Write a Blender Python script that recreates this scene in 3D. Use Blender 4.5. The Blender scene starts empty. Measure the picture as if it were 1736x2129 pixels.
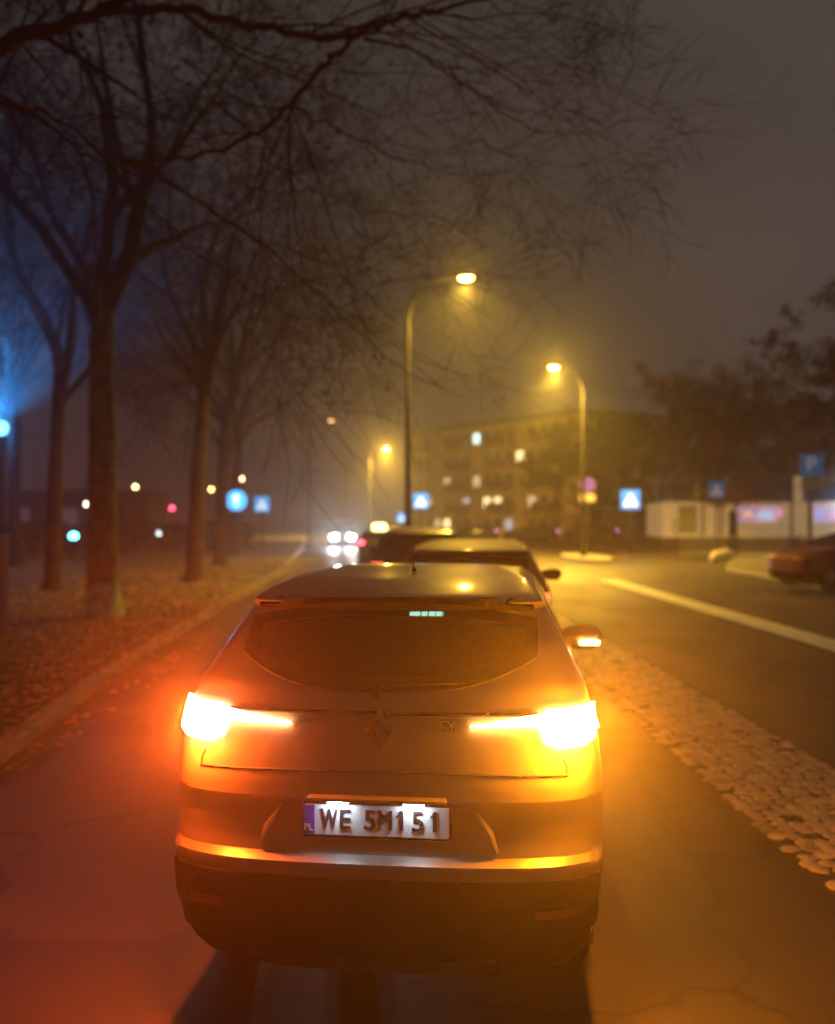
import bpy, bmesh, math, random
from mathutils import Vector, Matrix, Quaternion
random.seed(7)
sc = bpy.context.scene
COL = sc.collection
PI = math.pi
H = 1.85                                # eye height of the passenger holding the phone
def at(px, py, D):                      # a pixel of the 1736 px wide photograph at D metres -> world point
    return Vector(((px-868)/1900*D, D, H+(1080-py)/1900*D))

# ------------------------------------------------------------------ materials
def new_mat(name):
    m = bpy.data.materials.new(name); m.use_nodes = True
    return m, m.node_tree, m.node_tree.nodes['Principled BSDF']
def paint(name, col, rough=.5, metal=0, coat=0, var=.12, scale=8, bump=0, bscale=60, spec=.5):
    m, nt, b = new_mat(name)
    b.inputs['Roughness'].default_value = rough; b.inputs['Metallic'].default_value = metal
    b.inputs['Coat Weight'].default_value = coat; b.inputs['Coat Roughness'].default_value = .08
    b.inputs['Specular IOR Level'].default_value = spec
    tc = nt.nodes.new('ShaderNodeTexCoord'); n = nt.nodes.new('ShaderNodeTexNoise')
    n.inputs['Scale'].default_value = scale; n.inputs['Detail'].default_value = 6
    nt.links.new(tc.outputs['Object'], n.inputs['Vector'])
    r = nt.nodes.new('ShaderNodeValToRGB')
    r.color_ramp.elements[0].position = .3; r.color_ramp.elements[1].position = .7
    r.color_ramp.elements[0].color = (*[c*(1-var) for c in col], 1)
    r.color_ramp.elements[1].color = (*[min(1, c*(1+var)) for c in col], 1)
    nt.links.new(n.outputs['Fac'], r.inputs['Fac']); nt.links.new(r.outputs['Color'], b.inputs['Base Color'])
    mr = nt.nodes.new('ShaderNodeMapRange'); mr.inputs['To Min'].default_value = rough*.8; mr.inputs['To Max'].default_value = min(1, rough*1.25)
    nt.links.new(n.outputs['Fac'], mr.inputs['Value']); nt.links.new(mr.outputs['Result'], b.inputs['Roughness'])
    if bump:
        n2 = nt.nodes.new('ShaderNodeTexNoise'); n2.inputs['Scale'].default_value = bscale; n2.inputs['Detail'].default_value = 5
        nt.links.new(tc.outputs['Object'], n2.inputs['Vector'])
        bp = nt.nodes.new('ShaderNodeBump'); bp.inputs['Strength'].default_value = bump; bp.inputs['Distance'].default_value = .02
        nt.links.new(n2.outputs['Fac'], bp.inputs['Height']); nt.links.new(bp.outputs['Normal'], b.inputs['Normal'])
    return m
def glow(name, col, s, body=(.3,.3,.3)):
    m, nt, b = new_mat(name)
    b.inputs['Base Color'].default_value = (*body, 1)
    b.inputs['Emission Color'].default_value = (*col, 1); b.inputs['Emission Strength'].default_value = s
    b.inputs['Roughness'].default_value = .3
    if s < 70 or s > 71: m.cycles.emission_sampling = 'NONE'      # its light comes from the lamp object set at the bulb
    return m
def ground_mat(name, c1, c2, scale, rough, bump, bscale, spec=.5, stretch=1.0):
    m, nt, b = new_mat(name)
    tc = nt.nodes.new('ShaderNodeTexCoord')
    mp = nt.nodes.new('ShaderNodeMapping'); mp.inputs['Scale'].default_value = (1, 1/stretch, 1)
    nt.links.new(tc.outputs['Object'], mp.inputs['Vector'])
    big = nt.nodes.new('ShaderNodeTexNoise'); big.inputs['Scale'].default_value = scale; big.inputs['Detail'].default_value = 8; big.inputs['Roughness'].default_value = .65
    nt.links.new(mp.outputs['Vector'], big.inputs['Vector'])
    fine = nt.nodes.new('ShaderNodeTexNoise'); fine.inputs['Scale'].default_value = bscale; fine.inputs['Detail'].default_value = 4
    nt.links.new(tc.outputs['Object'], fine.inputs['Vector'])
    mx = nt.nodes.new('ShaderNodeMath'); mx.operation = 'MULTIPLY_ADD'; mx.inputs[1].default_value = .45
    nt.links.new(fine.outputs['Fac'], mx.inputs[0]); nt.links.new(big.outputs['Fac'], mx.inputs[2])
    r = nt.nodes.new('ShaderNodeValToRGB'); r.color_ramp.elements[0].position = .5; r.color_ramp.elements[1].position = .95
    r.color_ramp.elements[0].color = (*c1, 1); r.color_ramp.elements[1].color = (*c2, 1)
    nt.links.new(mx.outputs[0], r.inputs['Fac']); nt.links.new(r.outputs['Color'], b.inputs['Base Color'])
    mr = nt.nodes.new('ShaderNodeMapRange'); mr.inputs['From Min'].default_value = .3; mr.inputs['From Max'].default_value = .7
    mr.inputs['To Min'].default_value = rough*.65; mr.inputs['To Max'].default_value = min(1, rough*1.2)
    nt.links.new(big.outputs['Fac'], mr.inputs['Value']); nt.links.new(mr.outputs['Result'], b.inputs['Roughness'])
    b.inputs['Specular IOR Level'].default_value = spec
    bp = nt.nodes.new('ShaderNodeBump'); bp.inputs['Strength'].default_value = bump; bp.inputs['Distance'].default_value = .02
    nt.links.new(fine.outputs['Fac'], bp.inputs['Height']); nt.links.new(bp.outputs['Normal'], b.inputs['Normal'])
    return m
def glass_mat(name, tint):
    m = bpy.data.materials.new(name); m.use_nodes = True; nt = m.node_tree; nt.nodes.clear()
    o = nt.nodes.new('ShaderNodeOutputMaterial'); tr = nt.nodes.new('ShaderNodeBsdfTransparent'); gl = nt.nodes.new('ShaderNodeBsdfGlossy')
    tr.inputs['Color'].default_value = (*tint, 1); gl.inputs['Roughness'].default_value = .06
    fr = nt.nodes.new('ShaderNodeFresnel'); fr.inputs['IOR'].default_value = 1.5
    mix = nt.nodes.new('ShaderNodeMixShader')
    nt.links.new(fr.outputs[0], mix.inputs[0]); nt.links.new(tr.outputs[0], mix.inputs[1]); nt.links.new(gl.outputs[0], mix.inputs[2])
    nt.links.new(mix.outputs[0], o.inputs['Surface'])
    return m

def crack_asphalt(m):
    nt = m.node_tree; b = nt.nodes['Principled BSDF']; src = b.inputs['Base Color'].links[0].from_socket
    tc = nt.nodes.new('ShaderNodeTexCoord'); n = nt.nodes.new('ShaderNodeTexNoise'); n.inputs['Scale'].default_value = 1.3; n.inputs['Detail'].default_value = 6
    v = nt.nodes.new('ShaderNodeTexVoronoi'); v.feature = 'DISTANCE_TO_EDGE'; v.inputs['Scale'].default_value = .42
    ad = nt.nodes.new('ShaderNodeVectorMath'); ad.operation = 'MULTIPLY_ADD'; ad.inputs[1].default_value = (1.1,1.1,0)
    nt.links.new(tc.outputs['Object'], n.inputs['Vector']); nt.links.new(n.outputs['Color'], ad.inputs[0]); nt.links.new(tc.outputs['Object'], ad.inputs[2]); nt.links.new(ad.outputs[0], v.inputs['Vector'])
    mr = nt.nodes.new('ShaderNodeMapRange'); mr.inputs['From Min'].default_value = .002; mr.inputs['From Max'].default_value = .014; mr.inputs['To Min'].default_value = .55
    nt.links.new(v.outputs['Distance'], mr.inputs['Value'])
    v2 = nt.nodes.new('ShaderNodeTexVoronoi'); v2.distance = 'CHEBYCHEV'; v2.inputs['Scale'].default_value = .33; nt.links.new(tc.outputs['Object'], v2.inputs['Vector'])
    sx = nt.nodes.new('ShaderNodeSeparateColor'); nt.links.new(v2.outputs['Color'], sx.inputs[0])
    m2 = nt.nodes.new('ShaderNodeMapRange'); m2.inputs['To Min'].default_value = .6; m2.inputs['To Max'].default_value = 1.25; nt.links.new(sx.outputs[0], m2.inputs['Value'])
    mu = nt.nodes.new('ShaderNodeMath'); mu.operation = 'MULTIPLY'; nt.links.new(mr.outputs[0], mu.inputs[0]); nt.links.new(m2.outputs[0], mu.inputs[1])
    mx = nt.nodes.new('ShaderNodeVectorMath'); mx.operation = 'SCALE'; nt.links.new(src, mx.inputs[0]); nt.links.new(mu.outputs[0], mx.inputs['Scale']); nt.links.new(mx.outputs[0], b.inputs['Base Color'])
M = dict(
    asphalt=ground_mat('asphalt', (.026,.023,.020), (.072,.064,.054), .9, .55, .3, 150, .5, 3),
    earth=ground_mat('earth', (.02,.018,.012), (.06,.05,.03), .5, .95, .8, 12, .2),
    verge=ground_mat('verge_soil', (.035,.035,.015), (.17,.15,.075), 1.1, .9, 1, 14, .2),
    paving=ground_mat('paving', (.13,.12,.10), (.26,.24,.21), .7, .6, .5, 30, .4),
    jointing=ground_mat('sandy_jointing', (.05,.045,.04), (.14,.125,.10), 3, .8, .8, 40, .3),
    kerb=ground_mat('kerb_stone', (.2,.19,.18), (.36,.34,.32), 2, .7, .4, 40),
    cobble=paint('cobble_granite', (.46,.42,.35), .42, 0, 0, .45, 6, .6, 40),
    line=paint('road_paint', (.80,.84,.95), .5, 0, 0, .25, 5, .5, 60),
    yline=paint('worn_road_paint', (.5,.47,.4), .5, 0, 0, .3, 3, .5, 60),
    silver=paint('silver_paint', (.23,.21,.18), .33, .35, .7, .05, 3),
    grey=paint('grey_paint', (.14,.12,.10), .5, .2, .2, .05, 3),
    dark=paint('dark_paint', (.03,.03,.035), .3, .2, .8, .1, 3),
    red=paint('red_paint', (.13,.02,.018), .35, .1, .7, .1, 3),
    white=paint('white_paint', (.65,.65,.65), .35, 0, .5, .05, 3),
    plastic=paint('black_plastic', (.010,.008,.008), .75, 0, 0, .2, 30, .2, 120, .12),
    rubber=paint('rubber', (.009,.009,.009), .9, 0, 0, .2, 30, 0, 60, .1),
    alloy=paint('alloy', (.4,.4,.4), .35, .9),
    chrome=paint('chrome', (.10,.09,.08), .25, .9),
    seam=paint('seam_black', (.012,.012,.012), .7),  # near-black shared by shut lines, window border and diffuser
    seat=paint('seat_cloth', (.03,.03,.035), .9),
    pole=paint('galvanised_pole', (.02,.018,.016), .8, 0, 0, .2, 5),
    bark=paint('bark', (.055,.042,.032), .95, 0, 0, .5, 5, 1, 18, .1),
    trunk_green=paint('mossy_bark', (.10,.12,.045), .95, 0, 0, .5, 4, 1, 18, .1),
    twig=paint('twig', (.04,.03,.025), .9, 0, 0, .3, 5, 0, 60, .1),
    leafd=paint('dark_leaf', (.055,.045,.025), .8, 0, 0, .5, .7, 0, 60, .2),
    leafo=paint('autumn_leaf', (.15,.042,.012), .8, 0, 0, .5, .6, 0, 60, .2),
    leaflit=paint('fallen_leaf', (.36,.29,.13), .8, 0, 0, .5, 4, 0, 60, .2),
    plaster=paint('rendered_wall', (.62,.50,.36), .9, 0, 0, .2, .6, .2, 20),
    plaster2=paint('balcony_wall', (.20,.12,.08), .9, 0, 0, .25, .8, .2, 20),
    roofing=paint('roof_felt', (.05,.045,.04), .9),
    winglass=paint('unlit_window', (.02,.02,.025), .15),
    frame=paint('window_frame', (.5,.48,.44), .6),
    shopwall=glow('glowing_shop_wall', (1,.66,.30), .22, (.6,.52,.38)),  # emission puts the light falling on the wall into its material
    shopblue=paint('shop_fascia', (.05,.06,.22), .5, 0, 0, .3, .5),
    darkwall=paint('dark_wall', (.06,.055,.07), .9, 0, 0, .3, .3),
    hedge=paint('hedge', (.04,.045,.02), .9, 0, 0, .5, 3),
    sack=paint('sack', (.62,.58,.52), .7, 0, 0, .1, 4, .6, 8),
    platew=paint('plate_white', (.75,.75,.75), .45),
    plateb=paint('plate_blue', (.03,.06,.5), .4),
    ink=paint('plate_ink', (.02,.02,.025), .5),
    signwhite=paint('sign_white', (.4,.4,.44), .4),
    glassdark=glass_mat('tinted_glass', (.012,.012,.012)),
    glassmid=glass_mat('car_glass', (.6,.65,.65)),
)

crack_asphalt(M['asphalt'])
# ------------------------------------------------------------------ mesh helpers
class MB:
    def __init__(s): s.v = []; s.f = []
    def add(s, vs, fs):
        k = len(s.v); s.v += [tuple(v) for v in vs]; s.f += [tuple(i+k for i in f) for f in fs]
    def box(s, c, d, rz=0):
        cx, cy, cz = c; a, b, h = d[0]/2, d[1]/2, d[2]/2; co, si = math.cos(rz), math.sin(rz)
        vs = [(cx+x*co-y*si, cy+x*si+y*co, cz+z) for z in (-h, h) for x, y in ((-a,-b),(a,-b),(a,b),(-a,b))]
        s.add(vs, [(3,2,1,0),(4,5,6,7),(0,1,5,4),(1,2,6,5),(2,3,7,6),(3,0,4,7)])
    def tube(s, pts, rad, n=8, cap=True):
        pts = [Vector(p) for p in pts]; m = len(pts)
        if not hasattr(rad, '__len__'): rad = [rad]*m
        ref = Vector((.31,.17,.93)); k = len(s.v)
        for i, p in enumerate(pts):
            t = (pts[min(i+1, m-1)]-pts[max(i-1, 0)])
            t = t.normalized() if t.length > 1e-9 else Vector((0,0,1))
            u = t.cross(ref)
            if u.length < .1: u = t.cross(Vector((1,0,0)))
            u.normalize(); w = t.cross(u)
            for j in range(n):
                a = 2*PI*j/n; s.v.append(tuple(p+(u*math.cos(a)+w*math.sin(a))*rad[i]))
        for i in range(m-1):
            for j in range(n):
                a = k+i*n+j; b = k+i*n+(j+1) % n; s.f.append((a, b, b+n, a+n))
        if cap:
            s.f.append(tuple(k+j for j in range(n-1, -1, -1))); s.f.append(tuple(k+(m-1)*n+j for j in range(n)))
    def cyl(s, a, b, r, n=24, r2=None): s.tube([a, b], [r, r if r2 is None else r2], n)
    def prism(s, outline, y0, y1):       # outline in x,z
        n = len(outline)
        s.add([(x, y0, z) for x, z in outline]+[(x, y1, z) for x, z in outline],
              [tuple(range(n)), tuple(range(2*n-1, n-1, -1))]+[(i, i+n, (i+1) % n+n, (i+1) % n) for i in range(n)])
    def build(s, name, mat, parent=None, smooth=False, bevel=0):
        me = bpy.data.meshes.new(name); me.from_pydata(s.v, [], s.f); me.update()
        bm = bmesh.new(); bm.from_mesh(me)
        if bevel:
            bmesh.ops.bevel(bm, geom=[e for e in bm.edges if len(e.link_faces) == 2 and e.calc_face_angle(0) > .6], offset=bevel, segments=2, affect='EDGES', clamp_overlap=True)
        bmesh.ops.recalc_face_normals(bm, faces=bm.faces); bm.to_mesh(me); bm.free()
        if mat: me.materials.append(mat)
        if smooth:
            me.polygons.foreach_set('use_smooth', [True]*len(me.polygons))
            try: me.set_sharp_from_angle(angle=math.radians(38))
            except Exception: pass
        o = bpy.data.objects.new(name, me); COL.objects.link(o)
        if parent: o.parent = parent
        return o
def tag(o, label=None, cat=None, group=None, kind=None):
    if label: o['label'] = label
    if cat: o['category'] = cat
    if group: o['group'] = group
    if kind: o['kind'] = kind
    return o
def thing(name, label, cat, loc=(0,0,0), rz=0, group=None):
    o = bpy.data.objects.new(name, None); COL.objects.link(o); o.location = loc; o.rotation_euler = (0,0,rz); o.empty_display_size = .2
    return tag(o, label, cat, group)
def copy_tree(o, parent=None):
    c = o.copy(); COL.objects.link(c); c.parent = parent
    for ch in list(o.children): copy_tree(ch, c)
    return c
def text_mesh(txt, size, depth, name, mat, parent, loc, width=None, flip=False):
    cu = bpy.data.curves.new('t', 'FONT'); cu.body = txt; cu.size = size; cu.extrude = depth; cu.align_x = 'CENTER'; cu.align_y = 'CENTER'; cu.offset = 0
    t = bpy.data.objects.new('t', cu); COL.objects.link(t)
    me = bpy.data.meshes.new_from_object(t.evaluated_get(bpy.context.evaluated_depsgraph_get()))
    bpy.data.objects.remove(t)
    xs = [v.co.x for v in me.vertices]; sx = width/(max(xs)-min(xs)) if width else 1
    mid = (max(xs)+min(xs))/2
    for v in me.vertices: v.co = Vector(((v.co.x-mid)*sx+loc[0], loc[1]-v.co.z, v.co.y+loc[2]))
    me.materials.clear(); me.materials.append(mat); me.name = name
    o = bpy.data.objects.new(name, me); COL.objects.link(o); o.parent = parent
    return o

def bulb(parent, loc, watts, col, rad, spot=None, aim=None):
    l = bpy.data.lights.new('bulb', 'SPOT' if spot else 'POINT'); l.energy = watts; l.color = col; l.shadow_soft_size = rad
    if spot: l.spot_size = math.radians(spot); l.spot_blend = .6
    o = bpy.data.objects.new('bulb', l); COL.objects.link(o); o.parent = parent; o.location = loc
    if aim: o.rotation_euler = Vector(aim).to_track_quat('-Z', 'Y').to_euler()
    return o
# ------------------------------------------------------------------ camera, world
cam = bpy.data.cameras.new('camera'); co = bpy.data.objects.new('camera', cam); COL.objects.link(co); sc.camera = co
co.location = (0, 0, H); co.rotation_euler = (PI/2+math.atan(16/1900), 0, 0)
cam.sensor_fit = 'HORIZONTAL'; cam.sensor_width = 36; cam.lens = 36*1900/1736; cam.clip_end = 3000; cam.clip_start = .05
cam.dof.use_dof = True; cam.dof.focus_distance = 2.95; cam.dof.aperture_fstop = cam.lens/24.0   # opens the lens to about 15 mm
w = bpy.data.worlds.new('World'); sc.world = w; w.use_nodes = True
nt = w.node_tree; bg = nt.nodes['Background']; out = nt.nodes['World Output']
sky = nt.nodes.new('ShaderNodeTexSky'); sky.sky_type = 'NISHITA'; sky.sun_disc = False; sky.sun_elevation = math.radians(-4); sky.sun_rotation = math.radians(200)
nt.links.new(sky.outputs[0], bg.inputs['Color']); bg.inputs['Strength'].default_value = .05
b2 = nt.nodes.new('ShaderNodeBackground')      # low cloud lit brown by the town
tc = nt.nodes.new('ShaderNodeTexCoord'); nz = nt.nodes.new('ShaderNodeTexNoise'); nz.inputs['Scale'].default_value = 2.2; nz.inputs['Detail'].default_value = 5
nt.links.new(tc.outputs['Generated'], nz.inputs['Vector'])
rp = nt.nodes.new('ShaderNodeValToRGB'); rp.color_ramp.elements[0].position = .3; rp.color_ramp.elements[1].position = .75
rp.color_ramp.elements[0].color = (.021,.0165,.0155,1); rp.color_ramp.elements[1].color = (.056,.043,.036,1)
nt.links.new(nz.outputs['Fac'], rp.inputs['Fac']); nt.links.new(rp.outputs['Color'], b2.inputs['Color'])
sp = nt.nodes.new('ShaderNodeSeparateXYZ'); nt.links.new(tc.outputs['Generated'], sp.inputs[0])     # the town centre lies to the right: brighter cloud there
mg = nt.nodes.new('ShaderNodeMapRange'); mg.inputs['From Min'].default_value = -.3; mg.inputs['From Max'].default_value = .5; mg.inputs['To Min'].default_value = .8; mg.inputs['To Max'].default_value = 1.9
nt.links.new(sp.outputs['X'], mg.inputs['Value']); nt.links.new(mg.outputs[0], b2.inputs['Strength'])
ad = nt.nodes.new('ShaderNodeAddShader'); nt.links.new(bg.outputs[0], ad.inputs[0]); nt.links.new(b2.outputs[0], ad.inputs[1]); nt.links.new(ad.outputs[0], out.inputs['Surface'])

# ------------------------------------------------------------------ ground, road, markings
def sheet(name, left, right, z, mat, kind='structure'):      # strip between two polylines
    vs = [(x, y, z) for x, y in left]+[(x, y, z) for x, y in right]; n = len(left)
    m = MB(); m.add(vs, [(i, n+i, n+i+1, i+1) for i in range(n-1)])
    return tag(m.build(name, mat), kind=kind)
g = MB(); g.add([(-900,-200,-.05),(900,-200,-.05),(900,1500,-.05),(-900,1500,-.05)], [(0,1,2,3)])
tag(g.build('ground', M['earth']), kind='structure')
LE = [(-3.1,-20),(-3.1,0),(-3.15,7),(-3.6,11),(-4.1,20),(-4.8,33),(-7.5,60),(-12,100),(-22,180)]
RE = [(11.2,-20),(11.2,0),(11.2,7),(11.2,11),(11.0,20),(11.1,33),(16,46),(30,52),(60,58)]
sheet('road', LE, [(x if y < 40 else 60, y) for x, y in [(11.3,-20),(11.3,0),(11.3,7),(11.3,11),(11.1,20),(11.2,33),(60,60),(60,100),(60,180)]], 0, M['asphalt'])
sheet('verge', [(-60, y) for x, y in LE], [(x-.14, y) for x, y in LE], .09, M['verge'])
def kerb(name, line, wdt, zt, side):
    m = MB(); k = 0; n = len(line); vs = []
    for i, (x, y) in enumerate(line):
        a, b = line[max(i-1, 0)], line[min(i+1, n-1)]; d = Vector((b[0]-a[0], b[1]-a[1])).normalized(); nx, ny = d.y*side, -d.x*side
        vs += [(x, y, -.03), (x, y, zt-.02), (x+nx*.02, y+ny*.02, zt), (x+nx*wdt, y+ny*wdt, zt), (x+nx*wdt, y+ny*wdt, -.03)]
    m.add(vs, [(i*5+j, i*5+5+j, i*5+6+j, i*5+1+j) for i in range(n-1) for j in range(4)])
    return tag(m.build(name, M['kerb']), kind='structure')
kerb('kerb_left', LE, .14, .11, -1)
kerb('kerb_right', RE, .16, .12, 1)
sheet('pavement', [(x+.16, y+(0 if y < 40 else -.1)) for x, y in RE], [(62, y) for x, y in [(0,-20),(0,0),(0,7),(0,11),(0,20),(0,33),(0,40),(0,45),(0,50)]], .105, M['paving'])
# plot behind the pavement where the shop stands
# painted lines
wl = MB()
for x0, x1 in ((5.74, 5.98), (6.03, 6.30)):
    wl.add([(x0+.35,0,.004),(x1+.35,0,.004),(x1-.15,28.2,.004),(x0-.15,28.2,.004)], [(0,1,2,3)])
tag(wl.build('road_markings', M['line']), kind='structure')
hm = MB()
for i in range(8):
    y = 33+i*3
    hm.add([(4.4,y,.004),(4.65,y,.004),(7.0,y+3,.004),(6.75,y+3,.004)], [(0,1,2,3)])
tag(hm.build('hatched_road_markings', M['yline']), kind='structure')
isl = MB(); isl.tube([(7.9,38.5,-.02),(7.9,38.5,.12)], .01)
isl = MB(); o_ = [(7.9+1.0*math.cos(a)*(1), 43+4.0*math.sin(a)) for a in [2*PI*i/28 for i in range(28)]]
isl.add([(x,y,-.02) for x,y in o_]+[(x,y,.13) for x,y in o_], [tuple(range(28,56))]+[(i,(i+1)%28,28+(i+1)%28,28+i) for i in range(28)])
tag(isl.build('traffic_island_pavement', M['kerb']), kind='structure')
# cobbled strip along the lane edge
cb = MB()
def cx_line(y): return 2.06-.0*y-(.012*max(0, y-4.5)**1.3)
base = []
ys = [-2+i*2 for i in range(30)]
sheet('cobble_bed', [(cx_line(y)-.02, y) for y in ys], [(cx_line(y)+1.12, y) for y in ys], .004, M['jointing'])
y = 2.5
while y < 40:
    sz = .105 if y < 16 else .21
    n = int(1.1/sz)
    off = random.uniform(-.02,.02)
    for i in range(n):
        a = sz*.535; cx = cx_line(y)+off+(i+.5)*sz+random.uniform(-.012,.012); cy = y+random.uniform(-.016,.016)
        if (i in (0, n-1) and random.random() < .12) or random.random() < .015: continue
        h = random.uniform(.011,.021); t = random.uniform(-.11,.11); t2 = random.uniform(-.11,.11)
        ax = a*random.uniform(.9,1.02); ay = a*random.uniform(.88,1.0)
        ring = []
        for r_, z_ in ((1,.004),(.93,h*.75),(.74,h)):
            for j in range(8):
                an = PI/8+j*PI/4; c_, s_ = math.cos(an), math.sin(an); q = max(abs(c_), abs(s_)); 
                xx, yy = c_/q*.85*ax*r_+c_*.15*ax*r_, s_/q*.85*ay*r_+s_*.15*ay*r_
                ring.append((cx+xx, cy+yy, z_+xx*t+yy*t2))
        ring.append((cx, cy, h+.004))
        cb.add(ring, [(k*8+j, k*8+(j+1)%8, k*8+8+(j+1)%8, k*8+8+j) for k in range(2) for j in range(8)]+[(16+j, 16+(j+1)%8, 24) for j in range(8)])
    y += sz
tag(cb.build('road_cobbles', M['cobble'], smooth=True), kind='structure')
# leaf litter on the verge and against the kerb
lf = MB()
for i in range(9000):
    yy = 5+38*random.random()**1.6; edge = -3.25-.045*max(0, yy-7); xx = edge-abs(random.gauss(0, 3.2))+random.uniform(0,.5)
    s_ = random.uniform(.03,.075)*(1 if yy < 18 else 1.7); a = random.random()*6.28; ca, sa = math.cos(a)*s_, math.sin(a)*s_; z_ = .1 if xx < edge-.1 else .008+.11*(xx < edge+.12)
    t = random.uniform(-.4,.4)*s_
    lf.add([(xx-ca,yy-sa,z_+.004+abs(t)),(xx+sa*.5,yy-ca*.5,z_+.012),(xx+ca,yy+sa,z_+.006+abs(t)*.5),(xx-sa*.5,yy+ca*.5,z_+.018)], [(0,1,2,3)])
tag(lf.build('fallen_leaves', M['leaflit']), label='yellowish fallen leaves scattered over the verge', kind='stuff')
gr = MB()
for i in range(16000):
    yy = 5+30*random.random()**1.5; edge = -3.3-.045*max(0, yy-7); xx = edge-.1-abs(random.gauss(0, 3.5)); h = random.uniform(.03,.10); a = random.random()*6.28; b_ = .012
    gr.add([(xx-b_*math.cos(a),yy-b_*math.sin(a),.085),(xx+b_*math.cos(a),yy+b_*math.sin(a),.085),(xx+random.uniform(-.04,.04),yy+random.uniform(-.04,.04),.09+h)], [(0,1,2)])
tag(gr.build('grass', paint('grass_blade', (.07,.08,.025), .8, var=.5, scale=1)), label='short rough grass on the verge', kind='stuff')

# ------------------------------------------------------------------ cars
SUV = [ # z, half width, y of rear, y of front, rear corner depth, front corner depth
 (.205,.60,.24,3.95,.30,.5),(.215,.70,.14,4.02,.28,.5),(.25,.79,.07,4.1,.28,.55),(.34,.855,.03,4.16,.30,.6),(.46,.885,.012,4.19,.31,.6),(.56,.892,.004,4.2,.32,.6),
 (.615,.895,.0,4.2,.32,.6),(.635,.895,.004,4.2,.32,.6),(.655,.896,.045,4.2,.30,.6),(.70,.898,.058,4.2,.30,.6),(.80,.898,.068,4.19,.30,.6),(.835,.898,.062,4.18,.30,.6),
 (.85,.898,.048,4.17,.31,.6),(.90,.896,.056,4.12,.31,.6),(1.0,.888,.082,3.98,.30,.65),(1.07,.878,.10,3.72,.29,.6),(1.115,.864,.118,3.40,.28,.5),(1.14,.850,.15,3.22,.26,.45),
 (1.165,.832,.20,3.12,.22,.35),(1.22,.800,.265,3.02,.20,.32),(1.30,.758,.35,2.85,.20,.32),(1.38,.712,.44,2.66,.20,.30),(1.430,.682,.50,2.53,.20,.30),
 (1.442,.676,.47,2.50,.20,.30),(1.458,.668,.455,2.45,.20,.30),(1.475,.652,.49,2.40,.20,.30),(1.50,.625,.66,2.30,.20,.30),(1.525,.590,.90,2.2,.20,.3),
 (1.545,.545,1.12,2.05,.20,.3),(1.560,.48,1.32,1.9,.18,.25),(1.568,.38,1.45,1.78,.15,.2),(1.572,.2,1.55,1.7,.08,.1)]
NE = 3.2
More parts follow.
